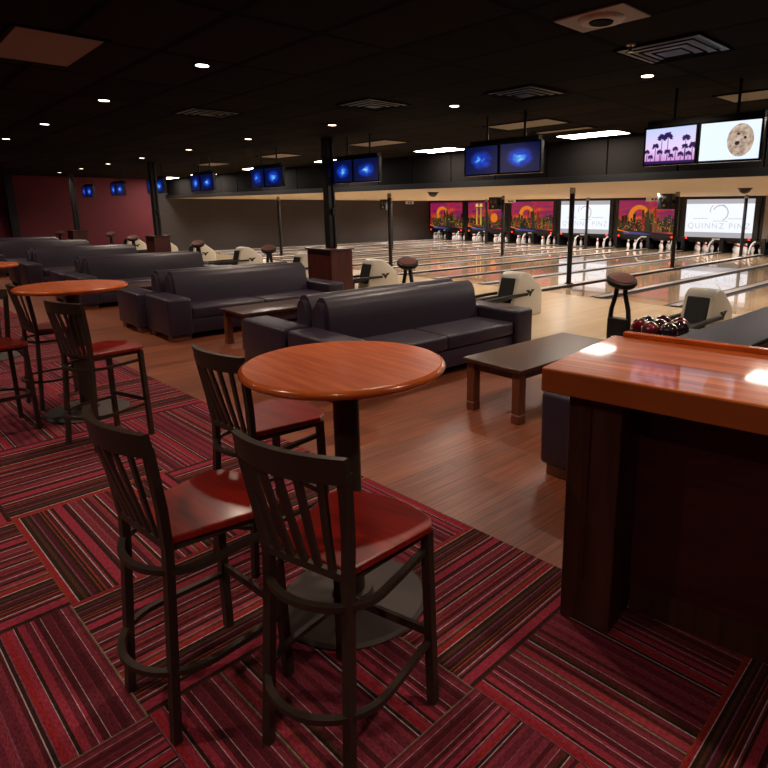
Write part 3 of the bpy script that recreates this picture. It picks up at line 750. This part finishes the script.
# ------------------------------------------------------------------ bar stools (local: sitter faces +y)
def stool_proto():
    root = empty('bar_stool')
    # seat
    bm = bmesh.new()
    pts = []
    hw_b, hw_f, yb, yf = .145, .215, -.20, .20
    pts += [(-hw_b, yb), (hw_b, yb)]
    n = 12
    pts += [(hw_f, .12)]
    for i in range(n+1):
        a = i/n; xx = hw_f-.03-(2*hw_f-.06)*a
        pts.append((xx, .165+.05*math.sin(PI*a)))
    pts += [(-hw_f, .12)]
    prism(bm, pts, 'z', .655, .682, bevel=.007, seg=3)
    for v in bm.verts:   # slight saddle
        if v.co.z > .67: v.co.z -= 0*max(0, 1-(v.co.x/.16)**2)*max(0, 1-(v.co.y/.17)**2)
    fin('seat', bm, M_seat, root)
    bm = bmesh.new()
    sweep(bm, [(-.13, -.18, .643), (.13, -.18, .643), (.185, .13, .643), (-.185, .13, .643)], .024, .024, rect=True, closed=True)
    fin('seat_frame', bm, M_metal, root)
    # legs
    for s in (-1, 1):
        bm = bmesh.new()
        sweep(bm, [(s*.165, -.255, .002), (s*.152, -.215, .55), (s*.152, -.21, .66), (s*.168, -.222, .80), (s*.188, -.25, 1.0)], .03, .026, rect=True, up=Vector((0, 1, 0)))
        fin('rear_leg', bm, M_metal, root)
        bm = bmesh.new(); sweep(bm, [(s*.20, .145, .002), (s*.187, .135, .65)], .03, .03, rect=True, up=Vector((0, 1, 0)))
        l = fin('front_leg', bm, M_metal, root)
    # curved top rail
    bm = bmesh.new()
    N = 14; rows = []
    for i in range(N+1):
        a = -1+2*i/N
        x = .202*a; yb_ = -.235-.05*(1-a*a)
        top = 1.045+.006*(1-a*a) ; bot = .972
        rows.append([bm.verts.new((x, yb_, bot)), bm.verts.new((x, yb_-.012, top)), bm.verts.new((x, yb_-.034, top)), bm.verts.new((x, yb_-.022, bot))])
    for a, b in zip(rows, rows[1:]):
        for k in range(4): bm.faces.new((a[k], a[(k+1) % 4], b[(k+1) % 4], b[k]))
    bm.faces.new(rows[0][::-1]); bm.faces.new(rows[-1])
    fin('top_rail', bm, M_metal, root, smooth=50)
    for i in range(5):
        a = -.68+.34*i
        bm = bmesh.new(); sweep(bm, [(.150*a, -.214, .665), (.168*a, -.232-.02*(1-a*a), .80), (.195*a, -.25-.05*(1-a*a), .98)], .026, .010, rect=True, up=Vector((0, 1, 0)))
        fin('slat', bm, M_metal, root)
    bm = bmesh.new(); sweep(bm, [(-.15, -.214, .668), (.15, -.214, .668)], .018, .024, rect=True); fin('lower_back_bar', bm, M_metal, root)
    # footrest hoops: U shape round the back, ends on the front legs
    def hoop(z, yfr, xf, bulge):
        bm = bmesh.new(); pts = [(xf, yfr, z), (xf*1.05, -.02, z)]
        n = 20
        for i in range(n+1):
            t = -PI/2*1.0+PI*i/n
            pts.append((xf*1.07*math.cos(PI*i/n), -.12-bulge*math.sin(PI*i/n), z))
        pts += [(-xf*1.05, -.02, z), (-xf, yfr, z)]
        sweep(bm, pts, .022, .018, rect=True)
        return bm
    fin('footrest_ring', hoop(.245, .14, .192, .19), M_metal, root, smooth=50)
    fin('seat_ring', hoop(.58, .13, .182, .15), M_metal, root, smooth=50)
    bm = bmesh.new(); sweep(bm, [(-.195, .142, .275), (.195, .142, .275)], .014, .03, rect=True); fin('footrest_bar', bm, M_metal, root)
    return root
st0 = stool_proto()
def head(fx, fy): return math.atan2(-fx, fy)
stools = [(-1.41, .985, -.26, .97, 'slatted metal bar stool with red seat, nearest the camera in the foreground'),
          (-1.90, .725, -.10, .99, 'slatted metal bar stool left of the nearest one, shiny red seat'),
          (-2.53, 1.32, -.10, .99, 'slatted bar stool behind the foreground table, its back left of the tabletop'),
          (-4.69, 1.18, -.32, .95, 'slatted bar stool at the left table, standing in front of its column'),
          (-5.95, 1.15, -.12, .99, 'slatted bar stool behind the left table, half hidden by the tabletop'),
          (-5.42, .60, .99, .04, 'bar stool at the left edge of the photo, red seat corner and legs visible'),
          (-8.0, .45, .1, .99, 'bar stool beyond the left edge by the farther table')]
for i, (x, y, fx, fy, lab) in enumerate(stools):
    o = st0 if i == 0 else copy_tree(st0)
    o.location = (x, y, 0); o.rotation_euler = (0, 0, head(fx, fy))
    tag(o, lab, 'bar stool', 'slatted metal bar stools with red wood seats')

# ------------------------------------------------------------------ bar counter
root = empty('bar_counter', (-1.28, 1.77, 0), math.radians(8.5)); tag(root, 'long bar counter with glossy orange wood top at the right of the photo', 'bar counter')
bm = bmesh.new(); box(bm, 0, 3.2, 0, .72, .975, 1.07, bevel=.008, seg=2); fin('countertop', bm, M_bar, root)
bm = bmesh.new(); box(bm, .05, 3.2, .70, .735, 1.069, 1.094, bevel=.004, seg=1); fin('rear_lip', bm, M_edge, root)
bm = bmesh.new(); box(bm, .08, .29, .085, .30, 0, .974, bevel=.004, seg=1)
o = fin('corner_post', bm, M_post, root)
bm = bmesh.new(); box(bm, .15, .175, .078, .09, .2, .93, bevel=.002, seg=1); fin('groove_strip', bm, M_barbody, o)
bm = bmesh.new(); box(bm, .24, 3.2, .30, .66, .10, .974); fin('front_panel', bm, M_barbody, root)
bm = bmesh.new(); box(bm, .30, 3.2, .285, .64, 0.002, .12); fin('plinth', bm, M_post, root)
bm = bmesh.new(); box(bm, .08, .24, .30, .66, 0, .974); fin('end_panel', bm, M_post, root)

# ------------------------------------------------------------------ overhead screens
M_bezel = mat('black gloss bezel', (12, 12, 14), .25)
def blue_screen(name, seed, c0=(4, 14, 60), c1=(60, 150, 235)):
    m, nt, b = new_mat(name); L = nt.links
    tc = nt.nodes.new('ShaderNodeTexCoord'); mp = nt.nodes.new('ShaderNodeMapping'); mp.inputs['Location'].default_value = (seed*3.1, seed, 0); mp.inputs['Scale'].default_value = (3, 1, 7)
    L.new(tc.outputs['Object'], mp.inputs['Vector'])
    n = nt.nodes.new('ShaderNodeTexNoise'); n.inputs['Scale'].default_value = 1.6; n.inputs['Distortion'].default_value = 1.5; n.inputs['Detail'].default_value = 4
    L.new(mp.outputs[0], n.inputs['Vector'])
    g = nt.nodes.new('ShaderNodeTexGradient'); g.gradient_type = 'SPHERICAL'; mp2 = nt.nodes.new('ShaderNodeMapping'); mp2.inputs['Scale'].default_value = (4.2, 1, 7); 
    L.new(tc.outputs['Object'], mp2.inputs['Vector']); L.new(mp2.outputs[0], g.inputs['Vector'])
    mu = nt.nodes.new('ShaderNodeMath'); mu.operation = 'MULTIPLY_ADD'; L.new(g.outputs['Fac'], mu.inputs[0]); L.new(n.outputs['Fac'], mu.inputs[1]); mu.inputs[2].default_value = .03
    rp = nt.nodes.new('ShaderNodeValToRGB'); e = rp.color_ramp.elements
    e[0].position = .1; e[0].color = (*lin(c0), 1); e[1].position = .62; e[1].color = (*lin((190, 225, 255)), 1); q = e.new(.33); q.color = (*lin((20, 60, 190)), 1)
    q = e.new(.45); q.color = (*lin(c1), 1)
    L.new(mu.outputs[0], rp.inputs[0]); L.new(rp.outputs[0], b.inputs['Emission Color']); b.inputs['Emission Strength'].default_value = 1.0
    b.inputs['Base Color'].default_value = (.01, .01, .02, 1)
    return m
M_blues = [blue_screen('blue abstract picture %d' % i, i) for i in range(4)]
M_dusk = None
m, nt, b = new_mat('lavender dusk picture'); L = nt.links
tc = nt.nodes.new('ShaderNodeTexCoord'); sp = nt.nodes.new('ShaderNodeSeparateXYZ'); L.new(tc.outputs['Object'], sp.inputs[0])
mr = nt.nodes.new('ShaderNodeMapRange'); mr.inputs['From Min'].default_value = -.17; mr.inputs['From Max'].default_value = .17; L.new(sp.outputs[2], mr.inputs['Value'])
rp = nt.nodes.new('ShaderNodeValToRGB'); e = rp.color_ramp.elements; e[0].color = (*lin((200, 120, 200)), 1); e[1].color = (*lin((190, 205, 250)), 1); q = e.new(.45); q.color = (*lin((225, 200, 240)), 1)
L.new(mr.outputs[0], rp.inputs[0]); L.new(rp.outputs[0], b.inputs['Emission Color']); b.inputs['Emission Strength'].default_value = 1.1; b.inputs['Base Color'].default_value = (.01, .01, .01, 1)
M_dusk = m
M_palm = emis('palm silhouettes', (58, 30, 110), .6)
M_tvwhite = emis('bright white picture', (225, 238, 255), 1.15)
m, nt, b = new_mat('tan speckled ball picture'); L = nt.links
tc = nt.nodes.new('ShaderNodeTexCoord'); n = nt.nodes.new('ShaderNodeTexNoise'); n.inputs['Scale'].default_value = 22; n.inputs['Detail'].default_value = 4; L.new(tc.outputs['Object'], n.inputs['Vector'])
rp = nt.nodes.new('ShaderNodeValToRGB'); e = rp.color_ramp.elements; e[0].position = .35; e[0].color = (*lin((160, 128, 110)), 1); e[1].position = .65; e[1].color = (*lin((226, 206, 186)), 1)
L.new(n.outputs['Fac'], rp.inputs[0]); L.new(rp.outputs[0], b.inputs['Emission Color']); b.inputs['Emission Strength'].default_value = .85; b.inputs['Base Color'].default_value = (.01, .01, .01, 1)
M_ballpic = m
M_hole = emis('dark finger holes', (70, 55, 60), .5)
def disc(bm, cx, cz, rx, rz, y, mi=0, n=28):
    bm.faces.new([bm.verts.new((cx+rx*math.cos(2*PI*i/n), y, cz+rz*math.sin(2*PI*i/n))) for i in range(n)]).material_index = mi
def tv(x, y, z, kind, lab, rz=0.0, w=.262, h=.168):
    root = empty('television', (x, y, z), rz); tag(root, lab, 'television', 'televisions hanging above the seating')
    bm = bmesh.new()
    W2, H2 = w+.018, h+.02
    box(bm, -W2, W2, .0, .06, -H2, H2, bevel=.006, seg=1); fin('housing', bm, M_bezel, root)
    bm = bmesh.new()
    for a in ((-W2, -w, -H2, H2), (w, W2, -H2, H2), (-w, w, -H2, -h), (-w, w, h, H2)): box(bm, a[0], a[1], -.008, .001, a[2], a[3])
    fin('bezel', bm, M_bezel, root)
    y0 = -.002
    bm = bmesh.new(); quad(bm, [(-w, y0, -h), (w, y0, -h), (w, y0, h), (-w, y0, h)])
    if kind == 'palm':
        fin('screen', bm, M_dusk, root)
        bm = bmesh.new(); rd = random.Random(3)
        for px, top, sc in ((-.15, -.0, .9), (-.085, .075, 1.15), (-.02, .085, 1.2), (-.02, -.06, .8), (.065, -.04, .7), (.165, .055, 1.0), (.16, -.02, .8), (.235, -.02, 1.0), (-.1, -.06, .8), (-.24, -.05, .7), (.12, -.09, .8), (-.2, -.1, .7), (.2, -.09, .8), (.02, -.1, .7)):
            quad(bm, [(px-.004, y0-.001, -h), (px+.004, y0-.001, -h), (px+.003, y0-.001, top), (px-.003, y0-.001, top)])
            for k in range(11):
                a = -0.5+k*(PI+1.0)/10; l = .048*sc*rd.uniform(.8, 1.15)
                ex, ez = px+l*math.cos(a), top+l*math.sin(a)*.85-.004
                nx, nz = -math.sin(a)*.010*sc, math.cos(a)*.010*sc
                mx_, mz_ = px+l*.55*math.cos(a), top+l*.6*math.sin(a)
                quad(bm, [(px, y0-.0012, top), (mx_+nx, y0-.0012, mz_+nz), (ex, y0-.0012, ez), (mx_-nx, y0-.0012, mz_-nz)])
        quad(bm, [(-w, y0-.001, -h), (w, y0-.001, -h), (w, y0-.001, -h+.02), (-w, y0-.001, -h+.028)])
        fin('palm_picture', bm, M_palm, root)
    elif kind == 'ball':
        fin('screen', bm, M_tvwhite, root)
        bm = bmesh.new(); disc(bm, .095, 0, .115, .145, y0-.001)
        disc(bm, .075, .055, .014, .010, y0-.002, 1, 12); disc(bm, .135, .02, .013, .014, y0-.002, 1, 12); disc(bm, .07, -.025, .022, .018, y0-.002, 1, 12)
        fin('ball_picture', bm, [M_ballpic, M_hole], root)
    else:
        fin('screen', bm, M_blues[kind], root)
    return root
def tvmount(x, y, lab):
    root = empty('television_mount', (x, y, ZC)); tag(root, lab, 'television mount', 'ceiling mounts of the televisions')
    bm = bmesh.new(); sweep(bm, [(-.3, 0, 0), (-.3, 0, -.32)], .028); fin('drop_tube', bm, M_black, root)
    bm = bmesh.new(); sweep(bm, [(.3, 0, 0), (.3, 0, -.32)], .028); fin('drop_tube', bm, M_black, root)
    bm = bmesh.new(); box(bm, -.55, .55, -.055, .02, -.42, -.3); fin('cross_bar', bm, M_black, root)
tvx = [-2.53, -5.0, -8.05, -10.95, -13.95, -16.9, -20.1, -23.3]
tvz = 2.255; TY = 5.9
desc = ['rightmost pair', 'second pair from the right', 'third pair, right of the nearest column', 'fourth pair, left of the nearest column', 'fifth pair', 'sixth pair', 'seventh pair', 'leftmost pair']
for i, x in enumerate(tvx):
    g = .284
    a, b_ = ('palm', 'ball') if i == 0 else ((i*2) % 4, (i*2+1) % 4)
    g = .284 if i == 0 else .312; ww = .262 if i == 0 else .29
    tv(x-g, TY, tvz, a, ('television with palm tree silhouettes, left of the rightmost pair' if i == 0 else 'small television with blue picture, left one of the ' + desc[i]), rz=-.06, w=ww)
    tv(x+g, TY, tvz, b_, ('television showing a tan bowling ball on white, right of the rightmost pair' if i == 0 else 'small television with blue picture, right one of the ' + desc[i]), rz=.06, w=ww)
    tvmount(x, TY+.1, 'black ceiling mount carrying the ' + desc[i] + ' of televisions')

# ------------------------------------------------------------------ ceiling fittings
M_tube = emis('lit troffer lens', (255, 242, 228), 34.0)
M_troff_off = mat('unlit troffer lens', (132, 120, 106), .7)
M_tframe = mat('troffer frame', (14, 12, 11), .9, spec=.1)
def troffer(x, y, lit, lab, sx=.56, sy=.29, warm=None):
    root = empty('ceiling_troffer', (x, y, ZC)); tag(root, lab, 'ceiling light', 'rectangular ceiling lights')
    bm = bmesh.new()
    for a in ((-sx, -sx+.03, -sy, sy), (sx-.03, sx, -sy, sy), (-sx, sx, -sy, -sy+.03), (-sx, sx, sy-.03, sy)): box(bm, a[0], a[1], a[2], a[3], -.012, 0)
    fin('frame', bm, M_tframe, root)
    bm = bmesh.new(); box(bm, -sx+.03, sx-.03, -sy+.03, sy-.03, -.008, -.001)
    fin('diffuser', bm, M_tube if lit else M_troff_off, root)
tr = [-5.42, -8.9, -12.6, -16.45, -20.2, -23.4]
trl = ['rightmost, beside the televisions', 'second from the right', 'right of the nearest column', 'fourth from the right', 'fifth from the right', 'farthest left']
for x, d in zip(tr, trl): troffer(x, 8.65, True, 'lit rectangular ceiling light, ' + d)
troffer(-2.2, 8.75, True, 'lit rectangular ceiling light at the right edge above the televisions')
for x, d in ((-5.42, 'above the second television pair'), (-8.75, 'above the third television pair'), (-12.2, 'left of the nearest column'), (-15.6, 'farther left along the ceiling'), (-2.2, 'at the right edge of the photo')):
    troffer(x, 6.95, False, 'unlit beige rectangular ceiling light ' + d)
troffer(-5.42, 10.0-1.0+.0 if False else 7.85, False, 'unlit beige ceiling panel just behind the rightmost lit one', sx=.5, sy=.12)
troffer(-5.35, 1.2, False, 'large unlit ceiling light panel at the upper left corner', sx=.55, sy=.29)
M_can = emis('downlight glow', (255, 225, 200), 8.0)
def can(x, y, lab, power, vis=True, col=(1.0, .80, .62), size=2.5, blend=.9):
    root = empty('downlight', (x, y, ZC)); tag(root, lab, 'ceiling downlight', 'small round downlights')
    bm = bmesh.new(); lathe(bm, [(.075, -.006), (.095, -.006), (.095, 0), (.075, 0)], 20); fin('trim_ring', bm, M_tframe, root)
    bm = bmesh.new(); lathe(bm, [(0, -.004), (.052, -.004), (.052, -.001), (0, -.001)], 20); fin('lamp', bm, M_can, root)
    ld = bpy.data.lights.new('downlight_bulb', 'SPOT'); ld.energy = power; ld.color = col; ld.spot_size = size; ld.spot_blend = blend; ld.shadow_soft_size = .05
    lo = bpy.data.objects.new('downlight_bulb', ld); COL.objects.link(lo); lo.parent = root; lo.location = (0, 0, -.03)
POW = 105
for i, x in enumerate((0.0, -2.6, -5.1, -7.4, -9.95, -12.4, -14.9, -17.4, -19.9, -22.4)):
    can(x, [2.3, 2.3, 2.25, 2.15, 2.11, 2.05, 2.05, 2.05, 2.05, 2.05][i], 'small round downlight above the carpet edge, %s from the right' % ords[i], POW*(.9 if i > 2 else 1.0))
for i, x in enumerate((-.5, -2.77, -5.06, -7.34, -9.72, -12.2, -14.86, -17.3, -19.8, -22.3)):
    can(x, [5.3, 5.27, 5.15, 5.03, 4.97, 4.97, 4.97, 4.95, 4.95, 4.95][i], 'small round downlight above the sofas, %s from the right' % ords[i], POW)
for i, x in enumerate((0.0, -2.6, -5.1, -7.5, -9.95, -12.4)):
    can(x, -.6, 'small round downlight above the carpet walkway, %s from the right' % ords[i], POW*.8)
root = empty('ceiling_speaker', (-2.17, 3.5, ZC)); tag(root, 'square white ceiling speaker with round grille near the top of the photo', 'ceiling speaker')
bm = bmesh.new(); box(bm, -.24, .24, -.17, .17, -.012, 0, bevel=.003, seg=1); fin('plate', bm, mat('grey white plate', (150, 138, 128), .6), root)
bm = bmesh.new(); lathe(bm, [(0, -.02), (.09, -.03), (.13, -.026), (.145, -.012), (0, -.012)], 28); fin('ring', bm, mat('pale ring', (180, 170, 160), .5), root, smooth=40)
bm = bmesh.new(); lathe(bm, [(0, -.034), (.07, -.036), (.075, -.028), (0, -.028)], 24); fin('cone', bm, M_tframe, root)
for x, y, d, sx, sy in ((-2.2, 4.55, 'near the ceiling speaker at upper right', .32, .3), (-7.45, 3.3, 'at upper middle left', .3, .3), (-4.0, 5.1, 'above the second television pair', .3, .3), (-5.6, 4.4, 'left of the upper middle', .3, .3)):
    root = empty('air_vent', (x, y, ZC)); tag(root, 'dark square air vent ' + d, 'air vent', 'square air vents in the ceiling')
    bm = bmesh.new(); box(bm, -sx, sx, -sy, sy, -.008, 0); fin('backing', bm, M_black, root)
    bm = bmesh.new()
    for k in range(4):
        s = 1-.22*k
        sweep(bm, [(-sx*s, -sy*s, -.012-.006*k), (sx*s, -sy*s, -.012-.006*k), (sx*s, sy*s, -.012-.006*k), (-sx*s, sy*s, -.012-.006*k)], .014, .008, rect=True, closed=True)
    fin('louvre', bm, M_tframe, root)
root = empty('sprinkler_head', (-2.35, 4.2, ZC)); tag(root, 'small sprinkler head poking from the ceiling right of centre', 'sprinkler')
bm = bmesh.new(); lathe(bm, [(0, 0), (.035, 0), (.03, -.01), (.01, -.015), (.01, -.05), (.025, -.055), (0, -.058)], 14); fin('head', bm, M_steel, root)

# ------------------------------------------------------------------ lane fill light (added spots, the soffit has no fixtures)
def add_lane_fill(x, y, p, lab):
    root = empty('lane_fill_light', (x, y, 2.08)); tag(root, lab, 'added fill light', 'added fill lights under the lane soffit')
    bm = bmesh.new(); lathe(bm, [(0, -.004), (.04, -.004), (.04, 0), (0, 0)], 14); fin('trim_ring', bm, M_soffit, root)  # soffit-coloured disc marking the added spot, not a real fitting
    ld = bpy.data.lights.new('lane_fill_spot', 'SPOT'); ld.energy = p; ld.color = (1.0, .93, .84); ld.spot_size = 2.7; ld.spot_blend = .8; ld.shadow_soft_size = .02  # added spot: brightens lanes and pins, and the soffit by bounce
    lo = bpy.data.objects.new('lane_fill_spot', ld); COL.objects.link(lo); lo.parent = root; lo.location = (0, 0, -.02)
i = 0
for x in (-3.2, -7.9, -12.4, -15.6, -19.2, -22.4):
    for y in (11.6, 16.0, 20.6):
        add_lane_fill(x, y, 350 if y < 20 else 600, 'added fill light under the cream soffit above the lanes, %s column and %s row' % (['rightmost', 'second', 'third', 'fourth', 'fifth', 'leftmost'][i//3], ['front', 'middle', 'back'][i % 3])); i += 1

# ------------------------------------------------------------------ world + view
w = bpy.data.worlds.new('world'); SC.world = w; w.use_nodes = True
bg = w.node_tree.nodes['Background']; bg.inputs[0].default_value = (.9, .7, .6, 1); bg.inputs[1].default_value = 0.0
SC.view_settings.view_transform = 'Standard'; SC.view_settings.look = 'None'
SC.view_settings.exposure = 0.0; SC.view_settings.gamma = 1; SC.view_settings.use_curve_mapping = False
